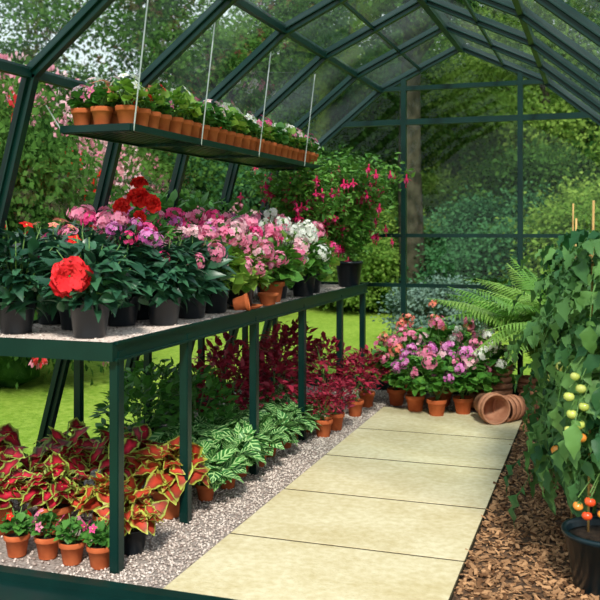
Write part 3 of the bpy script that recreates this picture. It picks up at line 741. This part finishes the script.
for th,D,k,zc,s,ts in [(-59,17,0,4.0,1.1,1),(-49,18,0,4.2,1.1,1),(-38.5,18,0,4.4,.85,1),(-31,26,1,3.0,.8,.8),(-24,19,0,5.1,.95,1),(-19.5,26,1,5.2,1.15,.9),(-16,20,0,5.0,.95,1),
    (-11.4,13.5,0,6.6,.85,1.15),(-7,24,0,4.8,1.2,1),(-3.0,19,1,4.4,.9,1),(0.8,24,1,5.0,1.2,1),(5,19,2,4.8,.95,1),(10,20,1,4.6,1.1,1),(16,21,2,4.6,1.2,1),(24,20,1,4.4,1.2,1)]:
    tree(th,D,k,zc,s,lbl[k],0,ts)
for i,th in enumerate(np.arange(-62,34,8)):
    gap=-38<th<-26
    k=[0,1,2,1,0][i%5]; tree(th+random.uniform(-1,1),37+random.uniform(-1,3),k,3.0 if gap else 4.8,1.1 if gap else 1.7,lbl[k],1,1)
def shrub(x,y,k,s,label,sz=1,nm='garden_shrub'):
    root=bpy.data.objects.new(nm,None); COL.objects.link(root); root.location=(x,y,-.06); root.rotation_euler=(0,0,random.uniform(0,6)); top(root,label,'shrub','shrubs along the lawn')
    ob('leaves',SH[k],root,(0,0,(.75 if k!=3 else .45)*s*sz),scl=(s,s,s*sz)); 
    if k!=3: ob('shade_core',CO,root,(0,0,.62*s*sz),scl=(s*.9,s*.9,s*sz*.9))  # lumpy solid core; its dark green stands in for shade between the leaves
    return root
sl=['dark green rounded shrub at the lawn edge','light green rounded shrub at the lawn edge','blue-green conifer shrub at the lawn edge','silvery grey-leaved shrub at the lawn edge']
for th,D,k,s,sz in [(-60,11,0,1.2,1.2),(-53,10.5,2,.9,1),(-46,11.5,0,1.2,1.3),(-39.5,10.2,0,.8,.6),(-34,11.5,1,.8,.7),(-30,14.5,0,1.4,1.2),(-25.5,15.5,2,1.3,1.2),(-21.5,17,1,1.5,.9),(-17.5,16,0,1.4,1.1),
    (-13.2,14.5,1,1.0,.9),(-9.8,17.5,1,1.2,1.1),(-9.8,10.5,3,.8,.9),(-6.6,14,2,1.1,1.0),(-3.2,15.5,0,1.4,1.1),(.2,13.5,1,1.1,1.0),(4,15.5,1,1.5,1.2),(9.5,14.5,0,1.4,1.3),(15,15,1,1.3,1.2)]:
    x,y=pol(th,D); shrub(x,y,k,s,sl[k],sz)
for i,th in enumerate(np.arange(-56,28,7)):
    x,y=pol(th,24+random.uniform(-1,1)); k=[1,0,2,1][i%4]; shrub(x,y,k,2.0,sl[k],1.0)
def blossoms(name,cols,dims,n,m=30,R=.075,ps=.042):
    mb=MB(); d=rnd_sphere(n*2); d=d[d[:,2]>-.5][:n]; C=d*dims*rng.uniform(.9,1.1,(len(d),1))
    for i in range(len(C)):
        u=rnd_sphere(m); u=u+d[i]*.4
        mb.batch(T_petal,C[i]+u*R*random.uniform(.5,1.2),u,rng.normal(size=(m,3)),ps,mi=i%len(cols))
    return mb.mesh(name,[P[c] for c in cols])
BR=blossoms('blossoms_red',['dustred','red','dustpink','dustpink'],d3([1.2,1.2,1.1]),110)
BP=blossoms('blossoms_pink',['dustpink','pale','dustpink'],d3([1.25,1.25,1.1]),230)
for x,y,s,sz,me,l in [(-6.9,8.6,1.3,1.35,BP,'tall rhododendron covered in pale pink blossom'),(-5.05,6.3,.9,1.6,BR,'tall rhododendron with scattered red blossom'),(-7.6,11.6,1.3,1.1,BP,'tall rhododendron with pink blossom'),(-5.9,12.6,1.0,.9,BP,'rhododendron with pink blossom behind the lawn')]:
    r=shrub(x,y,0,s,l,sz,'rhododendron'); ob('blossom',me,r,(0,0,.75*s*sz),scl=(s,s,s*sz))

# ---------------------------------------------------------------- light, world, camera
w=bpy.data.worlds.new('World'); scene.world=w; w.use_nodes=True; nt=w.node_tree; nt.nodes.clear()
o=N(nt,'ShaderNodeOutputWorld'); b=N(nt,'ShaderNodeBackground'); b.inputs[1].default_value=1.2
tc=N(nt,'ShaderNodeTexCoord'); sp=N(nt,'ShaderNodeSeparateXYZ'); r=N(nt,'ShaderNodeValToRGB')
r.color_ramp.elements[0].color=(.88,.93,.94,1); r.color_ramp.elements[1].color=(.70,.83,.94,1)
nt.links.new(tc.outputs['Generated'],sp.inputs[0]); nt.links.new(sp.outputs[2],r.inputs[0]); nt.links.new(r.outputs[0],b.inputs[0]); nt.links.new(b.outputs[0],o.inputs[0])
sd=bpy.data.lights.new('sun','SUN'); sd.energy=4.7; sd.angle=math.radians(8); sd.color=(1,.95,.85)
so=bpy.data.objects.new('sun',sd); COL.objects.link(so); so.location=(-3,-4,9)
so.rotation_euler=Vector((-.28,.78,-.80)).to_track_quat('-Z','Y').to_euler()
cd=bpy.data.cameras.new('camera'); cam=bpy.data.objects.new('camera',cd); COL.objects.link(cam)
cam.location=(0,0,1.3); cam.rotation_euler=(math.pi/2,0,math.radians(18.8)); cd.lens=53; cd.sensor_width=36; cd.shift_y=-.12; cd.clip_end=300
cd.dof.use_dof=True; cd.dof.focus_distance=4.4; cd.dof.aperture_fstop=4.5
scene.camera=cam
